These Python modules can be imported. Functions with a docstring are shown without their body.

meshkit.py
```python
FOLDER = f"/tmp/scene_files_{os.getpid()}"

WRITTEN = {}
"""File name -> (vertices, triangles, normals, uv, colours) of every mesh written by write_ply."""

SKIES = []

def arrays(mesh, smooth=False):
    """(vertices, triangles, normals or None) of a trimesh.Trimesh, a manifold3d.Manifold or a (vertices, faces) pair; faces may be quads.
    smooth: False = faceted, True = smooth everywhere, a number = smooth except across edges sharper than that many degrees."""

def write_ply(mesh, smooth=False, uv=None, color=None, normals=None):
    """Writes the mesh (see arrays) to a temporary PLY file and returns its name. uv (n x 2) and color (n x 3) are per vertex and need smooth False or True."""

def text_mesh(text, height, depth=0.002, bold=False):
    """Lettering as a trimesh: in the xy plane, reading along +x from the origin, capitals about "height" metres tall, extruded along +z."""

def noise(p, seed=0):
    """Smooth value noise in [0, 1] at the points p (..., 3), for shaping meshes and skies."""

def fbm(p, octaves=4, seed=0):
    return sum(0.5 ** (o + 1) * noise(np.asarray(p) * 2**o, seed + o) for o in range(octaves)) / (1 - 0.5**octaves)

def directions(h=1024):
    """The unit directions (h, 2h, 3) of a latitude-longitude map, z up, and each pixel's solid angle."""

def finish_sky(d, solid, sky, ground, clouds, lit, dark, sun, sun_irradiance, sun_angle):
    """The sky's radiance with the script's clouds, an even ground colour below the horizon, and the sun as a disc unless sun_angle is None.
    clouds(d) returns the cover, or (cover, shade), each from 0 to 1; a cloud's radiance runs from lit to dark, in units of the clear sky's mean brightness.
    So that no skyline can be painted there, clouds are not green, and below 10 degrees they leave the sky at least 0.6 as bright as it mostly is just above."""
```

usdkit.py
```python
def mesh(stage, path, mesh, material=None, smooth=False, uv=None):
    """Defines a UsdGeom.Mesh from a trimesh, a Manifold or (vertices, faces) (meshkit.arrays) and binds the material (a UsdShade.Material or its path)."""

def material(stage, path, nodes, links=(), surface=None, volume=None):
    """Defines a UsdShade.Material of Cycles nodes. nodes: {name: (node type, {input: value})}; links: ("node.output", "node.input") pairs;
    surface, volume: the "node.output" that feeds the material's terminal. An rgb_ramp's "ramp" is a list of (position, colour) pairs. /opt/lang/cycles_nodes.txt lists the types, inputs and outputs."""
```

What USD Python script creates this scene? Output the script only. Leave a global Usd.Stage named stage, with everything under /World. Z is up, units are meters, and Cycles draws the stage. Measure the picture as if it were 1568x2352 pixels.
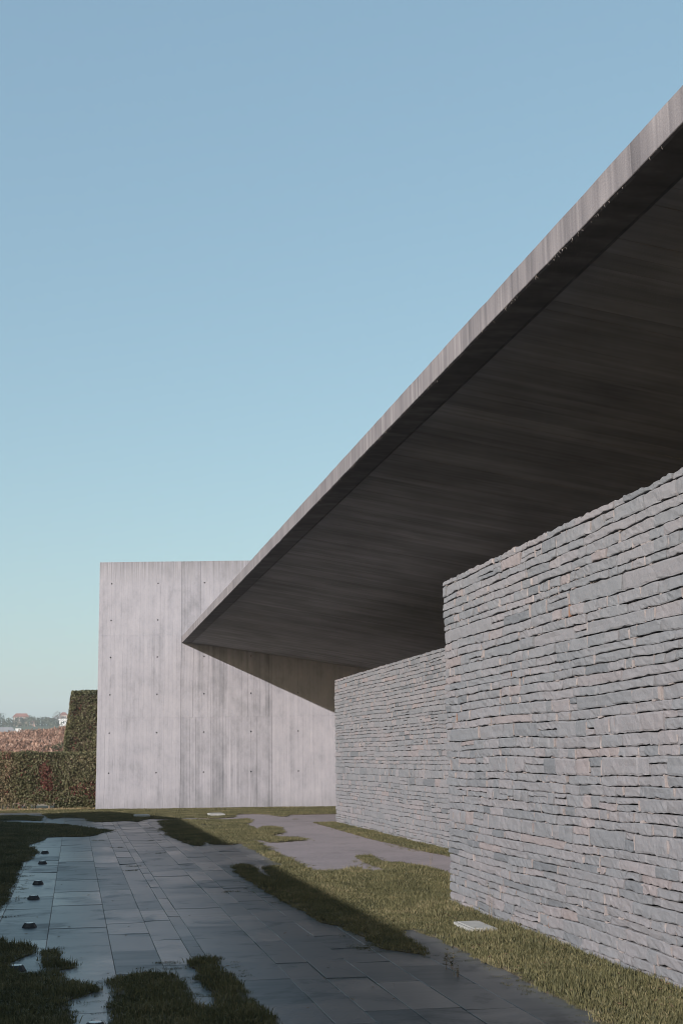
import math, random
import numpy as np, trimesh, usdkit, meshkit
import manifold3d as m3
from shapely.geometry import Polygon, Point, box as sbox
from shapely import affinity, contains_xy
from shapely.ops import unary_union
from pxr import Usd, UsdGeom, UsdLux, UsdShade, Sdf, Gf, Vt

random.seed(7)
rng = np.random.default_rng(7)
stage = Usd.Stage.CreateInMemory()
UsdGeom.SetStageUpAxis(stage, 'Z')
UsdGeom.Xform.Define(stage, '/World')
UsdGeom.Scope.Define(stage, '/World/Looks')

# ------------------------------------------------------------------ camera, sky, sun, exposure
EYE = (0.0, 0.0, 1.6)
R = np.array([[0.9825434372558185, -0.02048822505320052, -0.1849016672171753],
              [-0.1856574052513406, -0.17114347129032376, -0.9675955974011238],
              [-0.011820396814875418, 0.9850330679062849, -0.17195968524706992]])   # columns: right, up, back
cam = UsdGeom.Camera.Define(stage, '/World/camera')
M = Gf.Matrix4d(1.0)
for k in range(3):
    M.SetRow(k, Gf.Vec4d(*R[:, k], 0.0))
M.SetRow(3, Gf.Vec4d(*EYE, 1.0))
cam.AddTransformOp().Set(M)
cam.CreateHorizontalApertureAttr(24.0)
cam.CreateFocalLengthAttr(24.0 * 3200 / 1568)
cam.CreateClippingRangeAttr((0.05, 20000.0))
cam.CreateExposureAttr(0.8)

SUN = np.array([-1.0, -0.8, 0.474]); SUN /= np.linalg.norm(SUN)        # towards the sun
SUN_EL = math.asin(SUN[2]); SUN_ROT = math.atan2(SUN[0], SUN[1])
dome = UsdLux.DomeLight.Define(stage, '/World/sky')
dome.GetPrim().SetCustomDataByKey('kind', 'structure')
sky = usdkit.material(stage, '/World/Looks/sky', {
    's': ('sky_texture', {'sky_type': 'single_scattering', 'sun_disc': False, 'sun_elevation': SUN_EL, 'sun_rotation': SUN_ROT,
                          'air_density': 1.0, 'aerosol_density': 2.0, 'ozone_density': 3.0}),
    'g': ('mix_color', {'blend_type': 'multiply', 'fac': 1.0, 'b': (.76, .65, .42), 'use_clamp': False}),
    'v': ('mix_color', {'blend_type': 'add', 'fac': 1.0, 'b': (.78, 1.385, 2.08), 'use_clamp': False}),      # an even high veil of thin haze over the whole sky
    'b': ('background_shader', {'strength': 0.10})}, [('s.color', 'g.a'), ('g.result', 'v.a'), ('v.result', 'b.color')], surface='b.background')
UsdShade.MaterialBindingAPI.Apply(dome.GetPrim()).Bind(sky)
sun = UsdLux.DistantLight.Define(stage, '/World/sun')
sun.CreateIntensityAttr(1.0); sun.CreateAngleAttr(0.5); sun.CreateNormalizeAttr(True)
sun.CreateColorAttr(Gf.Vec3f(1.0, 0.93, 0.90))
z = SUN; x = np.cross([0, 0, 1.0], z); x /= np.linalg.norm(x); y = np.cross(z, x)
S = Gf.Matrix4d(1.0)
for k, a in enumerate((x, y, z)):
    S.SetRow(k, Gf.Vec4d(*a, 0.0))
sun.AddTransformOp().Set(S)

# ------------------------------------------------------------------ helpers
def noise(p): return 2.0 * meshkit.noise(np.asarray(p, float)) - 1.0        # signed

used = {}
def numbered(parent, name):
    key = f'{parent}/{name}'
    n = used.get(key, 0); used[key] = n + 1
    return key if n == 0 else f'{key}_{n:03d}'

def path_of(p):
    return '/World' if p is None else str(p.GetPath())

def tag(p, label=None, category=None, group=None, kind=None):
    for k, v in (('label', label), ('category', category), ('group', group), ('kind', kind)):
        if v: p.SetCustomDataByKey(k, v)
    return p

def thing(name, loc=(0, 0, 0), rz=0.0, **t):
    x = UsdGeom.Xform.Define(stage, numbered('/World', name))
    x.AddTranslateOp().Set(Gf.Vec3d(*map(float, loc)))
    if rz: x.AddRotateZOp().Set(float(math.degrees(rz)))
    return tag(x.GetPrim(), **t)

def obj(name, mesh, mat, parent=None, smooth=False, tint=None, **t):
    m = usdkit.mesh(stage, numbered(path_of(parent), name), mesh, mat, smooth=smooth)
    if tint is not None:
        pv = UsdGeom.PrimvarsAPI(m).CreatePrimvar('tint', Sdf.ValueTypeNames.FloatArray, 'constant' if np.ndim(tint) == 0 else 'vertex')
        pv.Set(Vt.FloatArray.FromNumpy(np.atleast_1d(np.asarray(tint, np.float32))))
    return tag(m.GetPrim(), **t)

def box(x0, x1, y0, y1, z0, z1):
    m = trimesh.creation.box([x1 - x0, y1 - y0, z1 - z0]); m.apply_translation([(x0 + x1) / 2, (y0 + y1) / 2, (z0 + z1) / 2])
    return m

def join(ms):
    vs, fs, n = [], [], 0
    for m in ms:
        v, f = (m.vertices, m.faces) if hasattr(m, 'vertices') else m
        vs.append(np.asarray(v)); fs.append(np.asarray(f) + n); n += len(v)
    return np.vstack(vs), np.vstack(fs)

def grid_faces(n, m, flip=False):
    i, j = np.meshgrid(np.arange(n - 1), np.arange(m - 1), indexing='ij')
    a, b, c, d = i * m + j, (i + 1) * m + j, (i + 1) * m + j + 1, i * m + j + 1
    f = np.vstack([np.stack([a, b, c], -1).reshape(-1, 3), np.stack([a, c, d], -1).reshape(-1, 3)])
    return f[:, ::-1] if flip else f

def mat(name, nodes, links, surface='p.BSDF'):
    return usdkit.material(stage, '/World/Looks/' + name, nodes, links, surface=surface)

def rough_material(name, ramp, scale=(1, 1, 1), noise=6.0, detail=6.0, rough=0.85, bump=0.004, bump_scale=60.0, blotch=0.7, blotch_amt=0.35, coord='position', spec=0.3, tinted=False, tint_amt=0.6, wash=None):
    """A ramp of colours driven by stretched noise plus large blotches (and a mesh's tint), with fine bump."""
    src = ('geometry', {}) if coord == 'position' else ('texture_coordinate', {})
    out = 'c.position' if coord == 'position' else 'c.object'
    nodes = {'c': src, 'm': ('mapping', {'scale': scale}),
             'n': ('noise_texture', {'scale': noise, 'detail': detail, 'roughness': 0.62}),
             'l': ('noise_texture', {'scale': blotch, 'detail': 3.0}),
             'x': ('mix_float', {'fac': blotch_amt}), 'r': ('rgb_ramp', {'ramp': ramp}),
             'bn': ('noise_texture', {'scale': bump_scale, 'detail': 4.0}),
             'b': ('bump', {'distance': bump, 'strength': 1.0}),
             'p': ('principled_bsdf', {'roughness': rough, 'specular_ior_level': spec})}
    links = [(out, 'm.vector'), ('m.vector', 'n.vector'), (out, 'l.vector'), ('n.fac', 'x.a'), ('l.fac', 'x.b'),
             (out, 'bn.vector'), ('bn.fac', 'b.height'), ('b.normal', 'p.normal'), ('r.color', 'p.base_color')]
    if tinted:
        nodes |= {'a': ('attribute', {'attribute': 'tint'}), 't': ('mix_float', {'fac': tint_amt})}
        links += [('x.result', 't.a'), ('a.fac', 't.b'), ('t.result', 'r.fac')]
    else:
        links += [('x.result', 'r.fac')]
    if wash:                                            # pale lime wash in thin vertical runs
        nodes |= {'wm': ('mapping', {'scale': wash[0]}), 'wn': ('noise_texture', {'scale': 1.0, 'detail': 5.0, 'roughness': .65}),
                  'wr': ('map_range', {'from_min': wash[1], 'from_max': wash[2], 'to_min': 0.0, 'to_max': wash[3], 'clamp': True}), 'wx': ('mix_color', {'b': wash[4]})}
        links = [l for l in links if l != ('r.color', 'p.base_color')] + [(out, 'wm.vector'), ('wm.vector', 'wn.vector'), ('wn.fac', 'wr.value'), ('wr.result', 'wx.fac'), ('r.color', 'wx.a'), ('wx.result', 'p.base_color')]
    return mat(name, nodes, links)

# ------------------------------------------------------------------ materials
def concrete(name, streak, cloud, boards):
    return mat(name, {
    'c': ('texture_coordinate', {}), 'm': ('mapping', {'scale': (19, 2, .30)}), 'm2': ('mapping', {'scale': (1.5, 1, .9)}), 'm3': ('mapping', {'scale': (5.5, 2, .16)}),
    'n': ('noise_texture', {'scale': 1.0, 'detail': 6.0, 'roughness': 0.6}), 'n3': ('noise_texture', {'scale': 1.0, 'detail': 4.0, 'roughness': .55}),
    'l': ('noise_texture', {'scale': 1.3, 'detail': 9.0, 'roughness': 0.74}), 'big': ('noise_texture', {'scale': .55, 'detail': 2.0}),
    'q': ('separate_xyz', {}), 'd': ('math', {'math_type': 'divide', 'value2': 0.094}), 'f': ('math', {'math_type': 'floor'}),
    'w': ('white_noise_texture', {'dimensions': '1D'}), 'xs': ('mix_float', {'fac': .5}), 'xb': ('mix_float', {'fac': boards}), 'xc': ('mix_float', {'fac': cloud}),
    'zr': ('map_range', {'from_min': .40, 'from_max': .62, 'to_min': .25, 'to_max': 1.0, 'clamp': True}), 'sm': ('math', {'math_type': 'subtract', 'value2': .5}), 'sk': ('math', {'math_type': 'multiply'}), 'sa': ('math', {'math_type': 'multiply_add', 'value2': streak, 'value3': .5}),
    'a': ('attribute', {'attribute': 'tint'}), 's': ('math', {'math_type': 'subtract', 'value2': 0.5}), 'k': ('math', {'math_type': 'multiply_add', 'value2': 0.35}),
    'r': ('rgb_ramp', {'ramp': [(0.27, (.095, .098, .110)), (.40, (.168, .168, .186)), (.50, (.236, .233, .257)), (.60, (.274, .268, .292)), (.74, (.322, .313, .332))]}),
    'zt': ('map_range', {'from_min': 6.9, 'from_max': 7.7, 'to_min': 0.0, 'to_max': 1.0, 'clamp': True}), 'zb': ('map_range', {'from_min': .55, 'from_max': 0.0, 'to_min': 0.0, 'to_max': .7, 'clamp': True}), 'za': ('math', {'math_type': 'maximum'}),
    'wn': ('map_range', {'from_min': .36, 'from_max': .62, 'to_min': 0.0, 'to_max': .75, 'clamp': True}), 'wf': ('math', {'math_type': 'multiply'}), 'wx': ('mix_color', {'b': (.115, .115, .118)}),      # weathering below the coping and splash at the foot
    'bn': ('noise_texture', {'scale': 60.0, 'detail': 5.0}), 'b': ('bump', {'distance': 0.003}),
    'p': ('principled_bsdf', {'roughness': 0.85, 'specular_ior_level': 0.25})},
    [('q.z', 'zt.value'), ('q.z', 'zb.value'), ('zt.result', 'za.value1'), ('zb.result', 'za.value2'), ('n.fac', 'wn.value'), ('wn.result', 'wf.value1'), ('za.value', 'wf.value2'), ('wf.value', 'wx.fac'), ('r.color', 'wx.a'), ('wx.result', 'p.base_color'),
     ('c.object', 'm.vector'), ('c.object', 'm2.vector'), ('c.object', 'm3.vector'), ('m.vector', 'n.vector'), ('m2.vector', 'l.vector'), ('m3.vector', 'n3.vector'), ('c.object', 'big.vector'),
     ('c.object', 'q.vector'), ('q.x', 'd.value1'), ('d.value', 'f.value1'), ('f.value', 'w.w'), ('n.fac', 'xs.a'), ('n3.fac', 'xs.b'), ('xs.result', 'xb.a'), ('w.value', 'xb.b'),
     ('big.fac', 'zr.value'), ('xb.result', 'sm.value1'), ('sm.value', 'sk.value1'), ('zr.result', 'sk.value2'), ('sk.value', 'sa.value1'), ('sa.value', 'xc.a'), ('l.fac', 'xc.b'),
     ('a.fac', 's.value1'), ('s.value', 'k.value1'), ('xc.result', 'k.value3'), ('k.value', 'r.fac'), ('c.object', 'bn.vector'), ('bn.fac', 'b.height'), ('b.normal', 'p.normal')])
M_CONC = concrete('smooth_board_concrete', 1.0, .50, .08)
M_CONCB = concrete('rough_board_concrete', 1.15, .45, .26)
M_FASCIA = rough_material('fascia_concrete', [(.3, (.075, .071, .077)), (.45, (.130, .123, .131)), (.6, (.185, .174, .181)), (.72, (.28, .265, .27))], scale=(1, 14, .5), noise=1.0, blotch=1.6, blotch_amt=.3, wash=((1, 26, .4), .62, .75, .55, (.36, .34, .345)))
M_SOFFIT = rough_material('soffit_concrete', [(.3, (.105, .105, .109)), (.47, (.175, .174, .179)), (.66, (.27, .268, .275))], scale=(.55, 8, 1), noise=1.0, detail=9, blotch=1.1, blotch_amt=.5, tinted=True, tint_amt=.14, wash=((.35, 3.2, 1), .60, .74, .5, (.30, .295, .295)))
M_BAND = rough_material('stained_concrete', [(.3, (.05, .047, .046)), (.5, (.095, .09, .087)), (.66, (.17, .162, .158))], scale=(2, 4, 1), noise=1.0, detail=9)
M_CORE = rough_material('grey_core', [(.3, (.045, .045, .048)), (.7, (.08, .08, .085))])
M_STONE = rough_material('slate_stone', [(0.0, (.085, .092, .102)), (.28, (.118, .125, .136)), (.44, (.150, .155, .166)), (.56, (.172, .168, .178)), (.68, (.192, .176, .182)), (.82, (.185, .160, .158)), (1.0, (.20, .155, .14))],
                         scale=(1, 1.5, 3), noise=9.0, bump=.006, bump_scale=38.0, rough=.7, tinted=True, tint_amt=.62, spec=.35, wash=((1, 16, 3.2), .60, .78, .45, (.34, .325, .33)))
M_MORTAR = rough_material('pale_mortar', [(.3, (.16, .14, .137)), (.5, (.22, .195, .19)), (.7, (.29, .262, .255))], noise=14)
M_RUST = rough_material('rusty_chip', [(.3, (.16, .085, .055)), (.7, (.24, .14, .095))], noise=14)
M_TILE = mat('bluestone_tile', {
    'c': ('geometry', {}), 'm': ('mapping', {'scale': (.8, 4.5, 1)}), 'n': ('noise_texture', {'scale': 1.6, 'detail': 6.0, 'roughness': .6}),
    'l': ('noise_texture', {'scale': .8, 'detail': 4.0}), 'a': ('attribute', {'attribute': 'tint'}), 'x': ('mix_float', {'fac': .38}), 'x2': ('mix_float', {'fac': .35}),
    'r': ('rgb_ramp', {'ramp': [(.30, (.034, .045, .049)), (.5, (.066, .071, .076)), (.68, (.112, .113, .116))]}),
    'rr': ('map_range', {'from_min': .25, 'from_max': .75, 'to_min': .46, 'to_max': .25}),
    'bn': ('noise_texture', {'scale': 55.0, 'detail': 4.0}), 'b': ('bump', {'distance': .0015}),
    'sn': ('noise_texture', {'scale': 1.5, 'detail': 7.0, 'roughness': .68, 'distortion': .4}), 'sr': ('map_range', {'from_min': .53, 'from_max': .66, 'to_min': 0.0, 'to_max': .6, 'clamp': True}), 'sx': ('mix_color', {'b': (.022, .022, .020)}),
    'so': ('math', {'math_type': 'multiply_add', 'value2': .22}),
    'p': ('principled_bsdf', {'specular_ior_level': .55})},
    [('c.position', 'm.vector'), ('m.vector', 'n.vector'), ('c.position', 'l.vector'), ('n.fac', 'x2.a'), ('l.fac', 'x2.b'), ('x2.result', 'x.a'), ('a.fac', 'x.b'),
     ('x.result', 'r.fac'), ('x.result', 'rr.value'), ('c.position', 'sn.vector'), ('sn.fac', 'sr.value'), ('sr.result', 'sx.fac'), ('r.color', 'sx.a'), ('sx.result', 'p.base_color'), ('sr.result', 'so.value1'), ('rr.result', 'so.value3'), ('so.value', 'p.roughness'), ('c.position', 'bn.vector'), ('bn.fac', 'b.height'), ('b.normal', 'p.normal')])
M_PATH = rough_material('path_asphalt', [(.3, (.155, .140, .152)), (.5, (.205, .183, .196)), (.7, (.25, .222, .232))], noise=14, detail=10, bump=.006, bump_scale=90, blotch=.9, blotch_amt=.45, wash=((1.2, .8, 1), .56, .68, .45, (.13, .118, .12)))
M_SOIL = rough_material('soil', [(.3, (.045, .038, .026)), (.7, (.085, .07, .048))], noise=9)
M_GROUND = rough_material('dry_ground', [(.3, (.15, .115, .075)), (.5, (.21, .165, .115)), (.7, (.13, .12, .06))], noise=1.2, detail=8)
M_FIELD = rough_material('field_soil', [(.3, (.13, .078, .05)), (.5, (.20, .125, .082)), (.7, (.27, .18, .12))], noise=1.5, detail=8)
M_HILL = rough_material('hillside', [(.3, (.04, .055, .03)), (.7, (.08, .085, .05))], noise=.05)

def leaf_material(name, ramp, noise=1.4, trans=.08, random_from='tint'):
    return mat(name, {'c': ('geometry', {}), 'n': ('noise_texture', {'scale': noise, 'detail': 3.0}),
                      'a': ('attribute', {'attribute': 'tint'}) if random_from == 'tint' else ('object_info', {}),
                      'x': ('mix_float', {'fac': .5}), 'r': ('rgb_ramp', {'ramp': ramp}),
                      'p': ('principled_bsdf', {'roughness': .6, 'specular_ior_level': .25}), 't': ('translucent_bsdf', {}), 'k': ('mix_closure', {'fac': trans})},
               [('c.position', 'n.vector'), ('n.fac', 'x.a'), ('a.fac' if random_from == 'tint' else 'a.random', 'x.b'), ('x.result', 'r.fac'), ('r.color', 'p.base_color'), ('r.color', 't.color'),
                ('p.BSDF', 'k.closure1'), ('t.BSDF', 'k.closure2')], surface='k.closure')
M_GRASS = leaf_material('grass_blades', [(.12, (.032, .035, .017)), (.42, (.075, .074, .034)), (.65, (.122, .112, .052)), (.88, (.24, .195, .115))], noise=.9, random_from='object')
M_HEDGE = leaf_material('hedge_leaves', [(.15, (.050, .053, .027)), (.40, (.094, .092, .044)), (.56, (.135, .118, .064)), (.72, (.17, .125, .077)), (.9, (.20, .11, .08))], noise=1.7)
M_REDLEAF = leaf_material('red_leaves', [(.2, (.07, .025, .018)), (.5, (.13, .042, .034)), (.8, (.17, .08, .055))], noise=4)
M_CROP = leaf_material('dry_crop_leaves', [(.15, (.105, .056, .038)), (.45, (.185, .108, .078)), (.7, (.26, .165, .125)), (.9, (.44, .34, .27))], noise=.6, random_from='object')
M_TREE = leaf_material('far_tree_leaves', [(.2, (.022, .032, .020)), (.5, (.042, .055, .032)), (.8, (.07, .075, .045))], noise=.2)
M_BROWNTREE = leaf_material('far_brown_leaves', [(.2, (.05, .038, .03)), (.5, (.085, .065, .05)), (.8, (.12, .09, .07))], noise=.2)
M_BARK = rough_material('bark', [(.3, (.07, .05, .035)), (.7, (.13, .1, .07))], noise=8)
M_STEM = rough_material('dry_stem', [(.3, (.20, .15, .10)), (.7, (.32, .25, .18))], noise=8)
M_METAL = mat('dark_fixture_metal', {'p': ('principled_bsdf', {'base_color': (.025, .025, .027), 'roughness': .5, 'metallic': .3})}, [])
M_LENS = mat('fixture_lens', {'n': ('noise_texture', {'scale': 30.0}), 'r': ('rgb_ramp', {'ramp': [(.3, (.35, .36, .37)), (.7, (.5, .5, .5))]}), 'p': ('principled_bsdf', {'roughness': .12, 'specular_ior_level': .8})}, [('n.fac', 'r.fac'), ('r.color', 'p.base_color')])
M_COVER = rough_material('cover_concrete', [(.3, (.22, .225, .22)), (.7, (.34, .34, .325))], noise=12)
def plain(name, col, rough=.8):
    lo = tuple(c * .85 for c in col); hi = tuple(min(1, c * 1.12) for c in col)
    return rough_material(name, [(.3, lo), (.7, hi)], noise=.8, bump=.01, bump_scale=4)
M_WWHITE, M_WTAN, M_WPINK = plain('white_render', (.62, .62, .62)), plain('tan_render', (.36, .27, .22)), plain('pink_render', (.50, .33, .28))
M_ROOFRED, M_GREYROOF = plain('red_roof', (.22, .10, .075)), plain('grey_sheet', (.20, .20, .205))
M_GLASS = mat('window_glass', {'p': ('principled_bsdf', {'base_color': (.03, .035, .04), 'roughness': .1})}, [])

# ------------------------------------------------------------------ ground, field, far hillside
def height(X, Y):
    X, Y = np.asarray(X, float), np.asarray(Y, float)
    crest = 3.80 + .105 * np.clip(X + 7.5, -12, 14)
    f = np.interp(Y, [-4000, 52, 60, 150, 158, 230, 620, 700, 900, 1500, 4000], [0, 0, .06, 1, 1, .35, .8, 1, 1.02, .9, .4])
    up = np.clip((Y - 160) / 460, 0, 1)
    hill = np.interp(Y, [-4000, 160, 230, 620, 700, 900, 1500, 4000], [0, 0, .1, 15.2, 17.0, 18.0, 14, 0])
    low = np.interp(Y, [-4000, 52, 60, 150, 158, 230, 9000], [0, 0, .07, 1, 1, .55, .55]) * crest
    bumps = np.where(Y > 62, 1, 0) * (.12 * np.sin(X * .55 + Y * .21) + .08 * np.sin(X * 1.7 - Y * .4)) * np.clip((Y - 62) / 30, 0, 1)
    return low * (1 - up) + hill * np.where(Y > 160, 1, 0) * 1.0 + bumps * (Y < 158)

def terrain(name, xs, ys, m, **t):
    gx, gy = np.meshgrid(xs, ys, indexing='ij')
    v = np.stack([gx, gy, height(gx, gy)], -1).reshape(-1, 3)
    return obj(name, (v, grid_faces(len(xs), len(ys))), m, smooth=True, **t)

fx = np.concatenate([[-4000, -1500, -500, -150, -80], np.arange(-50, 30.1, 1.0), [60, 150, 500, 1500, 4000]])
terrain('ground', fx, np.array([-3000, -500, -100, -30, 0, 20, 40, 48, 52.]), M_GROUND, kind='structure')
terrain('field', fx, np.concatenate([np.arange(52, 158.1, 1.5), [160.]]), M_FIELD, kind='structure')
terrain('hillside', fx, np.array([160, 170, 185, 200, 230, 300, 400, 500, 560, 620, 660, 700, 760, 900, 1500, 4000.]), M_HILL, kind='structure')

# ------------------------------------------------------------------ neighbouring building left of the frame (its shade lies on the paving)
HC = 3.4
def roof_point(gx, gy): return gx - HC / .474, gy - .8 * HC / .474
pts = [roof_point(*p) for p in ((3.33, -20), (3.07, 8), (2.80, 36.7), (1.2, 42.2), (-4, 40.5), (-6.5, -20))]
nb = thing('concrete_building', label='long low concrete building shading the paved court from the left', category='building')
pl = Polygon(pts)
obj('wall', trimesh.creation.extrude_polygon(pl.buffer(-.05, join_style=2), HC - .25), M_FASCIA, nb)
rf = trimesh.creation.extrude_polygon(pl, .25); rf.apply_translation([0, 0, HC - .25])
obj('roof', rf, M_FASCIA, nb)

# ------------------------------------------------------------------ paved court
edges = [-2.6, -1.95, -1.30, -.68, -.20, .335, .70, .95, 1.07, 1.55, 1.80, 2.10, 2.42, 2.76, 3.14]
court = thing('pavement', kind='structure')
obj('bed', box(-2.62, 3.15, 4.0, 43.3, -.05, .012), M_SOIL, court)
tiles = []
r1 = np.random.default_rng(3)
for k in range(len(edges) - 1):
    yy = 4.2 + r1.uniform(0, .8)
    base_len = {4: 1.9, 8: 1.2, 7: .8}.get(k, 1.15)
    while yy < 43.2:
        L = base_len * r1.uniform(.7, 1.35)
        y2 = min(yy + L, 43.28)
        if y2 - yy < .12: break
        g = .0019
        x0, x1, ya, yb = edges[k] + g, edges[k + 1] - g, yy + g, y2 - g
        zt = .030 + r1.normal(0, .0013); sx, sy = r1.normal(0, .0012, 2)
        c = .002
        v = []
        for (ins, zz) in ((0, .0), (0, zt - c), (c, zt)):
            for (a, b, su, sv) in ((x0 + ins, ya + ins, -1, -1), (x1 - ins, ya + ins, 1, -1), (x1 - ins, yb - ins, 1, 1), (x0 + ins, yb - ins, -1, 1)):
                v.append((a, b, zz + (su * sx + sv * sy if zz > 0 else 0)))
        f = []
        for lv in (0, 4):
            for i in range(4):
                j = (i + 1) % 4
                f += [(lv + i, lv + j, lv + 4 + j), (lv + i, lv + 4 + j, lv + 4 + i)]
        f += [(8, 9, 10), (8, 10, 11)]
        tiles.append((math.hypot((x0 + x1) / 2 - 1, ya) / math.sqrt((x1 - x0) * (yb - ya)) ** .5, np.array(v), np.array(f), float(np.clip(r1.normal(.5, .2), .1, .9))))
        yy = y2
tiles.sort(key=lambda t: t[0])
for _, v, f, t in tiles[:290]:
    obj('tile', (v, f), M_TILE, court, tint=t)
if tiles[290:]:
    v, f = join([(t[1], t[2]) for t in tiles[290:]])
    obj('tiles', (v, f), M_TILE, court, tint=np.concatenate([np.full(len(t[1]), t[3]) for t in tiles[290:]]), kind='stuff')

# asphalt path between the court and the stone walls
px, py = np.arange(3.16, 13.2, .3), np.arange(13.9, 43.3, .4)
gx, gy = np.meshgrid(px, py, indexing='ij')
gz = .026 + .006 * noise(np.stack([gx, gy, gx * 0], -1).reshape(-1, 3) * .6).reshape(gx.shape)
obj('path', (np.stack([gx, gy, gz], -1).reshape(-1, 3), grid_faces(len(px), len(py))), M_PATH, smooth=True, kind='structure')

# ------------------------------------------------------------------ board-marked concrete end wall
PW = (0.676, 44.336); AW = math.atan2(-.18789, .98219)
cw = thing('concrete_wall', (PW[0], PW[1], 0), AW, label='tall pale board-marked concrete wall standing across the far end', category='wall')
obj('core', box(.004, 12.5, .05, .45, -.1, 7.69), M_CORE, cw)
holes_s = [.39 + 1.462 * i for i in range(8)]
holes_z = [1.13, 2.35, 3.53, 4.69, 5.85, 7.01]
cutters = []
for s in holes_s:
    for zz in holes_z:
        cutters.append((s, zz, m3.Manifold.cylinder(.08, 0.024, .018, 12).rotate((-90, 0, 0)).translate((s, -.012, zz))))
r2 = np.random.default_rng(11)
def panel(s0, s1, z0, z1, board, depth, tint, m_=None):
    g, gz_ = .002, .0008
    s0, s1, z0, z1 = s0 + g, s1 - g, z0 + (gz_ if z0 > 0 else -.1), z1 - (gz_ if z1 < 7.6 else 0)
    nb_ = max(1, round((s1 - s0) / board)); e = np.linspace(s0, s1, nb_ + 1)
    prof = []
    for i in range(nb_):
        d = r2.uniform(-depth, depth); d2 = d + r2.uniform(-depth, depth) * .3
        prof += [(e[i], .006 if i == 0 else max(d, prof[-1][1]) + .002), (e[i] + .004, d), (e[i + 1] - .004, d2)]
    prof += [(s1, .006), (s1, .048), (s0, .048)]
    m = trimesh.creation.extrude_polygon(Polygon(prof).buffer(0), z1 - z0); m.apply_translation([0, 0, z0])
    mm = m3.Manifold(m3.Mesh(np.asarray(m.vertices, np.float32), np.asarray(m.faces, np.uint32)))
    for s, zz, c in cutters:
        if s0 < s < s1 and z0 < zz < z1: mm = mm - c
    obj('panel', mm, m_ or M_CONC, cw, tint=tint)
for (s0, s1, board, depth, t) in ((0, 2.6, .13, .0012, .56), (2.6, 5.42, .094, .0045, .42), (5.42, 8.4, .12, .0015, .56), (8.4, 12.5, .12, .002, .5)):
    for z0, z1 in ((0, 2.81), (2.81, 5.38), (5.38, 7.70)):
        if s0 == 2.6 and z0 > 5:
            panel(2.6, 3.19, z0, z1, .1, .002, .40); panel(3.19, s1, z0, z1, .1, .002, .54)
        else:
            panel(s0, s1, z0, z1, board, depth, t + r2.uniform(-.03, .03), M_CONCB if s0 == 2.6 else M_CONC)

# ------------------------------------------------------------------ cantilevered concrete canopy
def wall_y(X): return PW[1] - .1913 * (X - PW[0]) + .03
def eave_z(Y): return 5.012 + .0024 * Y
XE, TH, Y0 = 3.235, .215, -4.0
can = thing('concrete_canopy', label='huge cantilevered concrete roof slab sloping from the far wall over the stone walls', category='roof')
ys = np.arange(Y0, 43.6, .25)
r3 = np.random.default_rng(5)
def fascia_mesh():
    ends = np.append(ys, wall_y(XE)); n = len(ends)
    jx, jt, jb = r3.normal(0, .0016, n), np.abs(r3.normal(0, .003, n)), r3.normal(0, .0018, n)
    zb = eave_z(ends)
    rows = [np.stack([np.full(n, XE + .03), ends, zb + jb], -1), np.stack([XE + .004 + jx, ends, zb + jb], -1), np.stack([XE + jx, ends, zb + .004 + jb], -1),
            np.stack([XE + jx * .7, ends, zb + TH * .5], -1), np.stack([XE + jx, ends, zb + TH - .005 - jt], -1), np.stack([XE + .006 + jx, ends, zb + TH - jt], -1), np.stack([np.full(n, XE + .25), ends, zb + TH], -1)]
    v = np.stack(rows, 1).reshape(-1, 3)
    return v, grid_faces(n, len(rows), True)
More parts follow.
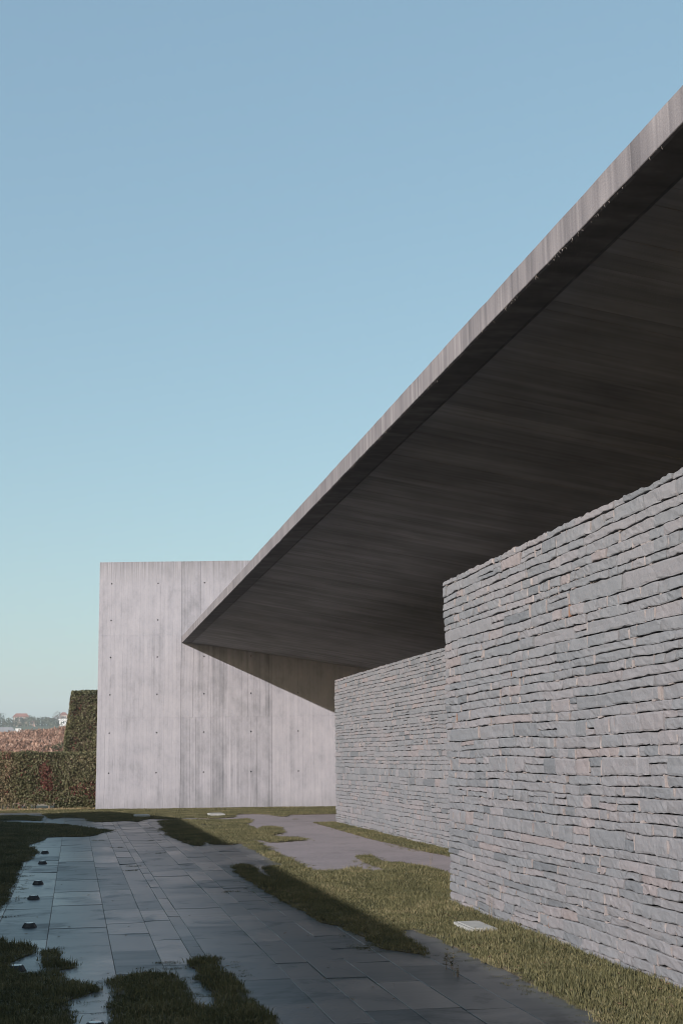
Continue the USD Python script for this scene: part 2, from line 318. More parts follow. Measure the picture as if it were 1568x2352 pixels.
obj('fascia', fascia_mesh(), M_FASCIA, can, smooth=25)
XB = XE + .29
def strip(x0, z0, x1, z1):
    ya = np.append(ys, wall_y(x0)); yb = np.append(ys, wall_y(x1))
    if ya[-2] > min(ya[-1], yb[-1]) - .01:
        keep = np.append(ys[ys < min(ya[-1], yb[-1]) - .05], 0); ya = keep.copy(); yb = keep.copy(); ya[-1], yb[-1] = wall_y(x0), wall_y(x1)
    v = np.stack([np.stack([np.full(len(ya), x0), ya, eave_z(ya) + z0], -1), np.stack([np.full(len(yb), x1), yb, eave_z(yb) + z1], -1)], 1).reshape(-1, 3)
    return v, grid_faces(len(ya), 2, True)
obj('edge_band', strip(XE + .028, .001, XB, .001), M_BAND, can)
obj('drip_step', join([strip(XB, .001, XB + .002, .007), strip(XB + .002, .007, XB + .012, .007), strip(XB + .012, .007, XB + .024, -.004)]), M_BAND, can)
XS, XF, SL = XB + .024, 13.4, -.163
def soffit():
    vs, fs, ts, n = [], [], [], 0
    yy, d, tt = Y0, 0., .5
    while yy < 44.3:
        y2 = yy + r3.uniform(.16, .30); d = r3.uniform(-.002, .002); tt = r3.uniform(.1, .9)
        xs = np.array([XS, 6, 9, XF]); row = []
        for Y in (yy + .002, y2 - .002):
            Yc = np.minimum(Y, wall_y(xs))
            row.append(np.stack([xs, Yc, eave_z(Yc) - .004 + SL * (xs - XS) + d], -1))
        up = [r + [0, 0, .01] for r in row]
        v = np.concatenate([up[0], row[0], row[1], up[1]]).reshape(4, 4, 3).reshape(-1, 3)
        vs.append(v); fs.append(grid_faces(4, 4, False) + n); n += 16; ts.append(np.full(16, tt)); yy = y2
    return (np.vstack(vs), np.vstack(fs)), np.concatenate(ts)
sm, st = soffit()
obj('soffit', sm, M_SOFFIT, can, tint=st)
def slab():
    prof = [(XE + .02, TH - .006), (XF, TH - .006), (XF, SL * (XF - XS) + .012), (XS + .01, .014), (XB, .03), (XE + .02, .008)]
    v = [];  n = len(prof)
    for end in (0, 1):
        for (a, b) in prof:
            Y = Y0 - .01 if end == 0 else wall_y(a) - .005
            v.append((a, Y, eave_z(Y) + b))
    f = []
    for i in range(n):
        j = (i + 1) % n
        f += [(i, j, n + j), (i, n + j, n + i)]
    cap = np.array([(1, 2, 3), (1, 3, 4), (1, 4, 5), (1, 5, 0)])
    return np.array(v), np.vstack([np.array(f), cap, cap + n])
obj('slab', slab(), M_FASCIA, can)
drips = []
for _ in range(150):
    Y = 5 + 16 * r3.random() ** 1.3
    for _k in range(r3.integers(1, 4)):
        l, w = r3.uniform(.006, .026), r3.uniform(.002, .005)
        c = trimesh.creation.cone(w, l, sections=5); c.apply_transform(trimesh.transformations.rotation_matrix(math.pi - r3.uniform(0, .5), [0, 1, 0]))
        Yd = Y + r3.normal(0, .03); c.apply_translation([XE + r3.uniform(.003, .02), Yd, eave_z(Yd) + .004]); drips.append(c)
obj('drip_fringe', join(drips), M_MORTAR, can, kind='stuff')
rw = thing('rear_wall', label='unseen concrete wall added to keep light out of the space below the roof, behind the stone walls', category='wall')
obj('wall_face', box(13.2, 13.5, -3.9, 41.5, -.1, 3.55), M_CORE, rw)  # unseen wall, added so no light from behind brightens the soffit

# ------------------------------------------------------------------ stacked slate walls
def stone_wall(label, X, y0, y1, top, seed, cam_rank, y_end_free=True, mean_len=.34):
    r = np.random.default_rng(seed)
    wall = thing('stone_wall', (0, 0, 0), label=label, category='wall')
    hs, z0 = [], 0.0
    while z0 < top - .04:
        h = r.choice([r.uniform(.055, .08), r.uniform(.075, .105), r.uniform(.105, .15)], p=[.42, .42, .16]); hs.append(h); z0 += h
    hs = np.array(hs) * top / sum(hs); base = np.concatenate([[0], np.cumsum(hs)])
    K = len(hs)
    def bound(k, y):
        y = np.asarray(y, float)
        if k == 0: return np.full_like(y, -.06)
        q = np.stack([y * .55, np.full_like(y, base[k] * 1.1), np.full_like(y, seed)], -1)
        q2 = np.stack([y * 2.3, np.full_like(y, base[k] * 9), np.full_like(y, seed + 3)], -1)
        return base[k] + .017 * noise(q) * min(1, k / 3, (K - k) / 3) + .007 * noise(q2) * min(1, K - k)
    stones, mort, rust = [], [], []
    def stone(ya, yb, kb, kt, fb, ft, last, cap):
        """one stone between fractions fb..ft of the course between boundaries kb and kt"""
        L = yb - ya
        n = int(np.clip(round(L / .042), 3, 16)); m = 5
        u = np.linspace(0, 1, n); v = np.array([0, .12, .5, .88, 1.0])
        u = u + np.concatenate([[0], r.uniform(-.25, .25, n - 2) / n, [0]])
        yy = ya + L * u
        b0, b1 = bound(kb, yy), bound(kt, yy)
        zb, zt = b0 + (b1 - b0) * fb, b0 + (b1 - b0) * ft
        gap = np.clip(.0055 + .0075 * noise(np.stack([yy * 5.5, zb * 13, yy * 0 + seed], -1)), .0008, .016)
        zb = zb + gap + r.normal(0, .0017, n) + np.where(r.random(n) < .10, r.uniform(.003, .010, n), 0)
        zt = zt - (np.clip(r.normal(.0005, .0016, n), 0, .004) if not cap else r.normal(.004, .006, n))
        proud = r.uniform(.0, .015); tilt = r.uniform(-.002, .009); yaw = r.normal(0, .004)
        V = np.zeros((n, m, 3))
        V[..., 1] = yy[:, None]
        V[..., 2] = zb[:, None] + (zt - zb)[:, None] * v[None]
        H = (zt - zb).mean()
        # slightly raked ends
        V[0, :, 1] += r.normal(0, .006) * (v - .5); V[-1, :, 1] += r.normal(0, .006) * (v - .5)
        V[[0, -1], 0, 1] += np.array([.006, -.006]) * r.random(); V[[0, -1], -1, 1] += np.array([.010, -.010]) * r.random()
        off = proud + tilt * (1 - v[None]) + yaw * (u[:, None] - .5) * 2
        q = V.reshape(-1, 3) * [1, 9, 16] + [seed, r.uniform(0, 99), 0]
        off = off + (.0055 * noise(q) + .0045 * noise(q * 2.7) + .0025 * noise(q * 6)).reshape(n, m)
        off[:, 0] -= .003; off[:, -1] -= .006 + .006 * r.random(); off[0] -= .004; off[-1] -= .004
        V[..., 0] = X - off
        if last: V[-1, 1:-1, 1] += r.uniform(.004, .018)
        # skirt: the ring pushed back into the wall
        idx = np.arange(n * m).reshape(n, m)
        ring = np.concatenate([idx[:, 0], idx[-1, 1:], idx[-2::-1, -1], idx[0, -2:0:-1]])
        P = V.reshape(-1, 3)
        back = P[ring].copy(); back[:, 0] = X + (.46 if last else .10)
        nr = len(ring); a = ring; b = np.roll(ring, -1); A = n * m + np.arange(nr); B = np.roll(A, -1)
        f = np.vstack([grid_faces(n, m, True), np.stack([a, b, B], -1), np.stack([a, B, A], -1)])
        t = np.clip(r.normal(.48, .10), .1, .8) if r.random() > .07 else r.choice([r.uniform(.05, .2), r.uniform(.75, .95)])
        stones.append((np.vstack([P, back]), f, float(t), yy.mean(), (zb.mean() + zt.mean()) / 2, L * H))
        return zb, zt
    for k in range(K):
        y = y0 - r.uniform(0, .3)
        off_m = r.uniform(.75, 1.3)
        while y < y1 - .01:
            L = float(np.clip(r.lognormal(math.log(mean_len * off_m), .5), .11, 1.15))
            yb = y + L
            last = False
            if yb > y1 - .12: yb, last = y1 + r.normal(0, .006), True
            jg = r.choice([.0015, .004, .012], p=[.6, .25, .15])
            cap = k == K - 1
            ya_ = max(y, y0)
            if yb - ya_ > .05:
                if hs[k] > .095 and r.random() < .22 and not cap:
                    c = r.uniform(.38, .62)
                    stone(ya_, yb - jg, k, k + 1, 0, c, last, False); 
                    if r.random() < .5 and yb - ya_ > .4:
                        mid = ya_ + (yb - ya_) * r.uniform(.3, .7)
                        stone(ya_, mid - .002, k, k + 1, c, 1, False, cap); stone(mid, yb - jg, k, k + 1, c, 1, last, cap)
                    else:
                        stone(ya_, yb - jg, k, k + 1, c, 1, last, cap)
                else:
                    stone(ya_, yb - jg, k, k + 1, 0, 1, last, cap)
                if not last and r.random() < .55:
                    zb, zt = float(bound(k, yb)), float(bound(k + 1, yb))
                    w = r.uniform(.003, .016) if r.random() < .85 else r.uniform(.02, .05); d = r.uniform(.002, .013)
                    hh = (zt - zb); za = zb + hh * r.uniform(.0, .25); zz = zt - hh * r.uniform(.0, .3)
                    bx = box(X - d, X + .06, yb - jg - w * r.random(), yb + w * r.random(), za, zz)
                    bx.vertices[:, 1] += r.normal(0, .004, 8); bx.vertices[:, 2] += r.normal(0, .006, 8); bx.vertices[:, 0] += np.where(bx.vertices[:, 0] < X + .03, r.normal(0, .002, 8), 0)
                    (rust if r.random() < .022 else mort).append(bx)
            if r.random() < .42:                # a smear of mortar squeezed from the bed joint
                yy_ = y + L * r.random(); zb = float(bound(k, yy_)); w = r.uniform(.02, .09)
                bx = box(X - r.uniform(-.004, .010), X + .06, yy_, yy_ + w, zb - .002, zb + r.uniform(.004, .012)); bx.vertices[:, 2] += r.normal(0, .003, 8); bx.vertices[:, 1] += r.normal(0, .006, 8)
                if yy_ + w < y1 - .02 and k: mort.append(bx)
            y = yb + .0005
    obj('core', box(X + .045, X + .44, y0, y1 - .03, -.1, top - .05), M_CORE, wall)
    order = sorted(range(len(stones)), key=lambda i: cam_rank(stones[i]))
    for i in order[:298]:
        v, f, t, *_ = stones[i]; obj('stone', (v, f), M_STONE, wall, tint=t)
    rest = [stones[i] for i in order[298:]]
    obj('stones', join([(s[0], s[1]) for s in rest]), M_STONE, wall, tint=np.concatenate([np.full(len(s[0]), s[2]) for s in rest]), kind='stuff')
    obj('mortar', join(mort), M_MORTAR, wall, kind='stuff')
    if rust: obj('rusty_chips', join(rust), M_RUST, wall, kind='stuff')
    return len(stones)

def rank_near(s):
    y, zz = s[3], s[4]
    zlim = 1.6 + y * .36
    vis = 8.75 < y and zz < zlim and zz > 1.6 - .19 * y
    return -(s[5] / y ** 2.6) if vis else 1
n1 = stone_wall('near slate wall of grey stacked stones, higher in the picture, rising from the grass at right', 3.983, 5.6, 14.87, 3.48, 21, rank_near)
def rank_mid(s): return -(s[5] / s[3] ** 2.6) if s[3] > 22.3 else 1
n2 = stone_wall('farther slate wall of grey stacked stones beyond the asphalt path, ending before the concrete wall', 6.104, 18.0, 33.05, 3.373, 22, rank_mid)
print('stones', n1, n2)

# ------------------------------------------------------------------ grass
PATCH = {
    'strip1': [(5.57, 33.21), (5.59, 31.74), (5.56, 30.10), (5.54, 28.05), (5.53, 26.26), (5.58, 24.02), (5.74, 21.41)],
    'near_left': [(3.00, 26.33), (3.01, 24.61), (3.00, 22.09), (3.01, 20.29), (2.82, 20.31), (2.64, 20.02), (2.61, 19.39), (2.57, 18.46), (2.49, 19.07), (2.52, 20.47), (2.47, 20.91), (2.28, 20.55), (2.22, 19.52), (2.23, 17.12), (2.24, 15.87), (2.33, 13.95), (2.31, 13.46), (2.47, 13.12), (2.52, 12.30), (2.48, 11.56), (2.62, 11.35), (2.77, 11.09), (2.83, 11.55), (2.82, 12.22), (2.89, 12.62), (3.02, 12.74), (3.12, 12.13)],
    'near_left2': [(3.09, 11.95), (3.12, 11.18), (3.10, 10.59), (3.15, 10.18), (3.12, 9.83), (3.14, 9.55), (3.11, 9.21), (3.14, 8.99), (3.11, 8.61), (3.11, 8.35), (3.06, 7.97), (2.92, 7.17)],
    'near_right': [(4.89, 18.25), (4.85, 19.13), (4.78, 19.68), (4.72, 20.54), (4.53, 20.32), (4.51, 20.92), (4.58, 22.00), (4.37, 21.91), (4.26, 21.01), (4.24, 19.87), (4.26, 18.83), (4.08, 18.94), (3.95, 19.18), (3.87, 19.60), (3.60, 19.30), (3.42, 19.24), (3.27, 19.29), (3.25, 19.94), (3.26, 21.06), (3.24, 22.33), (3.28, 24.11), (3.34, 25.74), (3.32, 26.67)],
    'far_island': [(2.14, 35.78), (2.42, 35.81), (2.73, 36.15), (3.22, 35.92), (3.68, 35.46), (4.04, 35.53), (4.35, 35.97), (4.22, 34.04), (3.93, 33.08), (3.89, 30.18), (4.24, 31.91), (4.49, 31.15), (4.29, 29.15), (3.78, 28.03), (4.02, 27.53), (4.34, 27.06), (4.30, 26.47), (3.87, 26.10), (3.56, 26.00), (3.47, 26.71), (3.32, 26.77), (2.94, 25.81), (2.86, 25.63), (2.47, 25.79), (2.42, 26.67), (2.41, 27.51), (2.33, 25.84), (2.26, 25.45), (2.10, 25.72), (2.01, 27.29), (1.91, 29.06), (1.96, 30.71), (1.88, 31.35), (2.02, 32.23), (2.05, 34.29)],
    'foot': [(-0.54, 37.86), (-0.37, 38.65), (-0.19, 39.02), (0.37, 38.12), (0.36, 36.61), (0.56, 35.72), (1.02, 35.90), (1.34, 36.15), (1.55, 35.27), (1.74, 36.37), (1.96, 37.10), (2.61, 36.38), (2.89, 37.27), (3.41, 36.42), (4.13, 36.94), (4.36, 38.68), (4.80, 38.75), (5.24, 38.24), (5.26, 37.02), (5.45, 36.74), (5.75, 37.99), (6.07, 37.83), (7.01, 37.84)],
    'left_far': [(-2.52, 41.62), (-2.01, 41.07), (-1.28, 40.71), (-0.84, 39.63), (-0.80, 36.96), (-1.29, 37.69), (-1.84, 37.69), (-2.29, 37.90)],
    'left_main': [(-2.46, 37.24), (-1.80, 36.93), (-1.35, 36.49), (-0.74, 35.29), (-0.27, 34.85), (0.23, 33.56), (0.55, 32.03), (0.90, 31.69), (0.62, 30.55), (0.43, 29.63), (0.21, 29.24), (-0.27, 29.44), (-0.48, 29.37), (-0.55, 28.34), (-0.83, 26.82), (-0.69, 26.14), (-0.58, 24.59), (-0.64, 23.09), (-0.78, 22.40), (-0.75, 20.59), (-0.72, 19.18), (-0.72, 17.96), (-0.72, 16.40), (-0.75, 15.52), (-0.91, 15.57), (-1.78, 21.73)],
    'bl': [(-0.85, 13.55), (-0.60, 12.91), (-0.52, 12.62), (-0.35, 12.62), (-0.31, 12.41), (-0.28, 12.15), (-0.36, 11.93), (-0.41, 11.67), (-0.49, 11.43), (-0.41, 10.97), (-0.29, 10.86), (-0.17, 10.90), (-0.19, 11.35), (-0.24, 12.00), (-0.20, 12.22), (-0.10, 12.25), (-0.07, 11.95), (-0.07, 11.63), (-0.09, 11.41), (-0.00, 11.30), (0.04, 11.16), (-0.08, 11.11), (-0.08, 10.84), (-0.03, 10.60), (0.06, 10.35), (0.14, 10.26), (0.19, 10.11), (0.14, 9.96), (0.08, 9.78), (-0.02, 9.68), (-0.00, 9.44), (0.01, 9.21), (0.01, 8.96), (0.03, 7.82), (-0.48, 7.94)],
    'bm': [(0.29, 10.61), (0.36, 10.69), (0.52, 10.67), (0.70, 10.60), (0.75, 10.52), (0.77, 10.29), (0.77, 10.05), (0.78, 9.60), (0.78, 9.26), (0.85, 9.23), (0.92, 9.20), (0.93, 9.56), (0.93, 10.01), (0.89, 10.20), (0.91, 10.51), (0.90, 10.99), (0.92, 11.24), (0.98, 11.34), (1.06, 11.35), (1.14, 11.30), (1.12, 10.86), (1.13, 10.45), (1.16, 9.89), (1.16, 9.50), (1.18, 9.18), (1.20, 8.84), (1.21, 8.31), (1.13, 7.10), (0.12, 7.34), (0.23, 8.56), (0.26, 9.03), (0.29, 9.41), (0.30, 9.83), (0.27, 10.12)],

}
gp = {}
lit = PATCH['near_left'] + PATCH['near_left2'] + [(2.9, 5.8), (3.99, 5.8), (3.99, 14.86), (5.2, 14.9)] + PATCH['near_right']
gp['lawn'] = Polygon(lit).buffer(0)
gp['verge'] = Polygon(PATCH['strip1'] + [(5.85, 18.2), (6.11, 18.2), (6.11, 33.2)]).buffer(0)
gp['island'] = Polygon(PATCH['far_island']).buffer(0)
gp['link'] = Polygon([(2.99, 26.4), (3.32, 26.8), (3.34, 25.6), (3.02, 24.5)]).buffer(0)
gp['foot'] = Polygon(PATCH['foot'] + [(9.0, 38.0), (9.0, 42.75), (.66, 44.33), (-2.5, 44.6), (-2.6, 43.4), (-.9, 42.4)]).buffer(0)
gp['left_far'] = Polygon(PATCH['left_far'] + [(-2.9, 39), (-2.9, 41.5)]).buffer(0)
gp['left_main'] = Polygon(PATCH['left_main'] + [(-4, 21), (-4, 37)]).buffer(0)
gp['bl'] = Polygon(PATCH['bl'] + [(-.4, 5.5), (-3.2, 5.5), (-3.2, 13)]).buffer(0)
gp['left_edge'] = Polygon([(-4, 13), (-.9, 13), (-.95, 15.6), (-1.3, 21), (-4, 21)])
gp['bm'] = Polygon(PATCH['bm']).buffer(0)
grass_area = unary_union([g.buffer(.012) for g in gp.values()])
def roughen(poly, amp=.03, step=.07):
    out = []
    for P in (poly.geoms if poly.geom_type == 'MultiPolygon' else [poly]):
        def ring(rg):
            n = max(8, int(rg.length / step)); p = np.array([rg.interpolate(i / n, normalized=True).coords[0] for i in range(n)])
            q = np.c_[p * 4.5, np.zeros(n)]
            return p + amp * np.c_[noise(q), noise(q + 50)] + amp * .6 * np.c_[noise(q * 3.1), noise(q * 3.1 + 20)]
        g = Polygon(ring(P.exterior), [ring(i) for i in P.interiors]).buffer(0)
        out.append(g)
    return unary_union(out)
grass_area = roughen(grass_area)
parts = [trimesh.creation.extrude_polygon(g.buffer(-.012), .042) for g in (grass_area.geoms if grass_area.geom_type == 'MultiPolygon' else [grass_area]) for g in ([g.buffer(-.012)] if g.buffer(-.03).geom_type == 'Polygon' else list(g.buffer(-.03).geoms)) if not g.is_empty and g.area > .002]
obj('turf', join(parts), M_SOIL, kind='structure')

def tuft(r, blades, rad, hmin, hmax, w, lean=.6):
    vs, fs, n = [], [], 0
    for _ in range(blades):
        a, d = r.uniform(0, 2 * math.pi), rad * math.sqrt(r.random()); h = r.uniform(hmin, hmax); ww = w * r.uniform(.6, 1.3)
        b = np.array([d * math.cos(a), d * math.sin(a), 0]); la = r.uniform(0, 2 * math.pi); ln = lean * r.random() ** 1.3
        dirv = np.array([math.cos(la), math.sin(la), 0]); side = np.array([-dirv[1], dirv[0], 0])
        tw = r.uniform(0, math.pi); side = math.cos(tw) * side + math.sin(tw) * dirv
        p1 = b + dirv * h * ln * .35 + [0, 0, h * .62]; p2 = b + dirv * h * ln + [0, 0, h * (1 - .25 * ln)]
        vs += [b - side * ww / 2, b + side * ww / 2, p1 - side * ww * .42, p1 + side * ww * .42, p2]
        fs += [(n, n + 1, n + 3), (n, n + 3, n + 2), (n + 2, n + 3, n + 4)]; n += 5
    return np.array(vs), np.array(fs)

def instancer(name, protos, m, pos, idx, scale, rz, tilt=None, **t):
    path = numbered('/World', name)
    pi = UsdGeom.PointInstancer.Define(stage, path)
    targets = []
    for k, p in enumerate(protos):
        g = usdkit.mesh(stage, f'{path}/clump_{k:03d}' if k else f'{path}/clump', p, m); targets.append(g.GetPath())
    pi.CreatePrototypesRel().SetTargets(targets)
    pi.CreatePositionsAttr(Vt.Vec3fArray.FromNumpy(np.asarray(pos, np.float32)))
    pi.CreateProtoIndicesAttr(Vt.IntArray.FromNumpy(np.asarray(idx, np.int32)))
    pi.CreateScalesAttr(Vt.Vec3fArray.FromNumpy(np.asarray(scale, np.float32)))
    pi.CreateOrientationsAttr(Vt.QuathArray([Gf.Quath(float(math.cos(a / 2)), 0, 0, float(math.sin(a / 2))) for a in rz]))
    return tag(pi.GetPrim(), **t)

rg = np.random.default_rng(31)
protos = [tuft(rg, 26, .075, .018, .050, .0045) for _ in range(4)] + [tuft(rg, 22, .08, .02, .070, .006, .9) for _ in range(3)] + [tuft(rg, 12, .05, .015, .05, .012, 1.1) for _ in range(2)]
zone = grass_area.buffer(-.05); fringe = grass_area.buffer(.005).difference(zone)
def scatter(n, x0, x1, y0, y1):
    p = np.c_[rg.uniform(x0, x1, n), rg.uniform(y0, y1, n)]
    return np.vstack([np.c_[p, p[:, :1] * 0 + k][contains_xy(g, p[:, 0], p[:, 1])] for g, k in ((zone, 1.0), (fringe, .45))])
P = np.vstack([scatter(int((y1 - y0) * 13.2 * d), -4, 9.2, y0, y1) for y0, y1, d in ((5.5, 11, 520), (11, 16, 430), (16, 23, 300), (23, 32, 190), (32, 44.6, 120))])
keepout = Polygon([(3.455, 12.24), (3.71, 12.24), (3.71, 12.87), (3.455, 12.87)]).buffer(.0)
far1 = Polygon([(1.60, 37.85), (2.03, 37.85), (2.03, 38.85), (1.6, 38.85)]); far2 = Polygon([(3.58, 37.85), (4.0, 37.85), (4.0, 38.78), (3.58, 38.78)])
ko = unary_union([keepout, far1, far2])
P = P[~contains_xy(ko, P[:, 0], P[:, 1])]
P = P[~((P[:, 0] > 3.97) & (P[:, 1] < 14.85))]
edge_k, P = P[:, 2], P[:, :2]
sc = 1 + np.clip((P[:, 1] - 12) / 30, 0, 1) * .75
sc = sc * edge_k
nz = noise(np.c_[P * 1.6, np.zeros(len(P))])
hz = .9 * (.35 + .65 * edge_k) * (1 - np.clip((P[:, 1] - 14) / 30, 0, 1) * .35) * (1.0 + .35 * nz) * rg.uniform(.75, 1.25, len(P))
creep = grass_area.buffer(.16).difference(grass_area)
C = np.c_[rg.uniform(-3, 6, 42000), rg.uniform(5.5, 42, 42000)]
C = C[contains_xy(creep, C[:, 0], C[:, 1]) & (noise(np.c_[C * 1.3, np.zeros(len(C))]) > .0)]
C = C[~((C[:, 0] > 3.93) & (C[:, 1] < 14.9)) & (C[:, 0] < 6.05)][:3600]
# tufts in the joints of the paving
spots = [(0.77, 25.63), (1.74, 32.35), (0.83, 20.39), (0.92, 21.17), (0.52, 27.93), (0.71, 11.28), (0.70, 10.94), (-0.59, 16.8), (1.52, 27.39), (1.38, 23.85), (1.87, 16.86), (2.35, 11.82), (2.38, 11.68), (5.47, 35.28), (1.68, 32.3), (-.68, 18.0), (-.67, 19.9), (-.69, 14.9), (.2, 9.85), (.8, 9.75), (.1, 9.62)]
Q, qs = [], []
for (a, b) in spots:
    for _ in range(7): Q.append((a + rg.normal(0, .07), b + rg.normal(0, .035))); qs.append(.55)
ce = rg.uniform(.16, .5, len(C)); Q = np.vstack([np.array(Q), C]); qs = np.concatenate([qs, ce])
zt = np.full(len(P), .038); zq = np.full(len(Q), .026)
pos = np.c_[np.vstack([P, Q]), np.concatenate([zt, zq])]
s1 = np.concatenate([sc, qs]); s2 = np.concatenate([hz, np.array(qs) * .7])
idx = rg.choice(len(protos), len(pos), p=[.14] * 4 + [.10] * 3 + [.07] * 2)
instancer('grass', protos, M_GRASS, pos, idx, np.c_[s1, s1, s2], rg.uniform(0, 6.283, len(pos)), label='short olive green grass growing over the edges of paving and path', category='grass', kind='stuff')
print('tufts', len(pos))

# a few fallen leaves on the lawn and the paving
L_ = np.vstack([np.c_[rg.uniform(3.1, 3.95, 90), rg.uniform(8.2, 14, 90), np.full(90, .075)], np.c_[rg.uniform(-.6, 3.1, 70), rg.uniform(9, 26, 70), np.full(70, .034)]])
lv = (np.array([(-.5, 0, 0), (-.1, -.26, .05), (.5, 0, .08), (-.05, .24, .10), (0, 0, 0.)]) * .035, np.array([(0, 1, 4), (1, 2, 4), (2, 3, 4), (3, 0, 4)]))
M_FALLEN = leaf_material('fallen_leaves', [(.2, (.09, .05, .03)), (.5, (.16, .10, .06)), (.8, (.24, .17, .11))], random_from='object')
instancer('fallen_leaves', [lv], M_FALLEN, L_, np.zeros(len(L_), int), np.repeat(rg.uniform(.6, 1.4, (len(L_), 1)), 3, 1), rg.uniform(0, 6.28, len(L_)), label='scattered small brown fallen leaves on lawn and paving', category='leaves', kind='stuff')

# ------------------------------------------------------------------ ground lights along the left of the court
lights = [(-.447, 24.5), (-.435, 22.1), (-.415, 18.6), (-.417, 16.65), (-.38, 13.92), (-.39, 11.15), (.154, 8.68)]
def ground_light(x, y, label, s=1.0):
    t = thing('ground_light', (x, y, .028), random.uniform(-.1, .1), label=label, category='light', group='low ground lights beside the paving')
    s *= .88
    prof = np.array([(0, 0), (.080, 0), (.078, .012), (.058, .046), (.052, .052), (.046, .052), (.046, .047), (0, .047)]) * s
    obj('housing', trimesh.creation.revolve(prof, sections=8), M_METAL, t)
    lens = trimesh.creation.revolve(np.array([(0, .0475), (.045, .0475), (.045, .054), (.03, .056), (0, .057)]) * s, sections=16)
    obj('lens', lens, M_LENS, t, smooth=30)
    for a in (.6, 2.2, 3.7, 5.3):
        b = trimesh.creation.cylinder(.0035, .004, sections=6); b.apply_translation([.049 * math.cos(a) * s, .049 * math.sin(a) * s, .053 * s]); obj('screw', b, M_METAL, t)
names = ['farthest low ground light of the row, beside the big dark grass patch at left', 'second farthest low ground light, touching the edge of the dark grass', 'third farthest low ground light, alone on the pale reflecting tiles',
         'middle low ground light just behind the small weed at left', 'nearest free-standing low ground light on the teal reflecting tile', 'low ground light half buried in dark grass at the left edge', 'low ground light between grass patches at the bottom edge']
for (a, b), n in zip(lights, names): ground_light(a, b, n)

# ------------------------------------------------------------------ concrete covers let into the lawn
def cover(x0, x1, y0, y1, z1, label, skew=0):
    t = thing('concrete_cover', ((x0 + x1) / 2, (y0 + y1) / 2, 0), skew, label=label, category='cover', group='concrete covers in the grass')
    w, d = (x1 - x0) / 2, (y1 - y0) / 2
    c = m3.CrossSection.square((2 * w, 2 * d), True).offset(.012, m3.JoinType.Round, circular_segments=12)
    m = m3.Manifold.extrude(c, z1)
    obj('frame', m, M_COVER, t)
    lid = box(-w + .02, w - .02, -d + .02, d - .02, z1 - .01, z1 + .006); obj('lid', lid, M_COVER, t)
cover(3.47, 3.69, 12.27, 12.85, .075, 'pale square concrete cover in the sunny grass beside the near slate wall')
cover(1.62, 2.0, 37.9, 38.8, .085, 'small pale concrete cover in shaded grass before the concrete wall')
cover(3.6, 3.98, 37.9, 38.75, .085, 'small pale concrete cover in sunny grass before the concrete wall')

# ------------------------------------------------------------------ weeds
def weed(x, y, z, h, n, label, seed, leafy=True):
    r = np.random.default_rng(seed)
    t = thing('weed', (x, y, z), label=label, category='weed')
    lf = []
    for _ in range(n):
        a, ln = r.uniform(0, 6.28), r.uniform(.05, .35); p0 = np.array([r.normal(0, .015), r.normal(0, .015), 0]); hh = h * r.uniform(.6, 1)
        p = [p0 + np.array([math.cos(a), math.sin(a), 0]) * hh * ln * q ** 1.6 + [0, 0, hh * q] for q in np.linspace(0, 1, 5)]
        ring = np.array([[math.cos(k), math.sin(k), 0] for k in (0, 2.1, 4.2)])
        v = np.vstack([c + ring * .0024 * (1.1 - .2 * i) for i, c in enumerate(p)])
        obj('stem', (v, np.array([f for i in range(4) for k in range(3) for f in ((3 * i + k, 3 * i + (k + 1) % 3, 3 * i + 3 + (k + 1) % 3), (3 * i + k, 3 * i + 3 + (k + 1) % 3, 3 * i + 3 + k))])), M_STEM, t)
        for i in range(1, 5):
            for _k in range(4 if leafy else 2):
                la = r.uniform(0, 6.28); L = h * r.uniform(.12, .30) * (1.0 if leafy else .35); d = np.array([math.cos(la), math.sin(la), r.uniform(-.1, .6)]); s = np.array([-d[1], d[0], 0]) * L * .22
                lf.append((np.array([p[i], p[i] + d * L * .5 - s, p[i] + d * L, p[i] + d * L * .5 + s]), np.array([(0, 1, 2), (0, 2, 3)])))
    v, f = join(lf); obj('leaves', (v, f), M_HEDGE, t, tint=np.repeat(r.uniform(.2, .8, len(lf)), 4), kind='stuff')
weed(2.76, 10.38, .03, .16, 5, 'small leafy weed in the shaded paving joint near the sunny grass', 1)
weed(2.72, 10.05, .03, .07, 6, 'flat spreading weed on the shaded paving nearest the bottom', 2)
weed(3.93, 13.25, .04, .34, 3, 'thin tall weed stalks standing against the foot of the near slate wall', 3, False)
weed(5.09, 20.15, .025, .30, 2, 'thin dry weed stalk on the asphalt path beside the near wall edge', 4, False)
weed(-.60, 16.6, .03, .06, 4, 'tiny weed in the tile joint beside the row of ground lights', 5)

# ------------------------------------------------------------------ clipped hedges
def leaf_quads(r, pos, nrm, size, spread=.9):
    n = len(pos)
    d = nrm + r.normal(0, spread, (n, 3)); d /= np.linalg.norm(d, axis=1, keepdims=True)
    a = np.cross(d, r.normal(0, 1, (n, 3))); a /= np.linalg.norm(a, axis=1, keepdims=True); b = np.cross(d, a)
    s = (size * r.uniform(.6, 1.35, n))[:, None]
    v = np.stack([pos - a * s, pos - b * s * .5, pos + a * s, pos + b * s * .5], 1).reshape(-1, 3)
    k = np.arange(n)[:, None] * 4
    return v, np.vstack([k + [0, 1, 2], k + [0, 2, 3]])

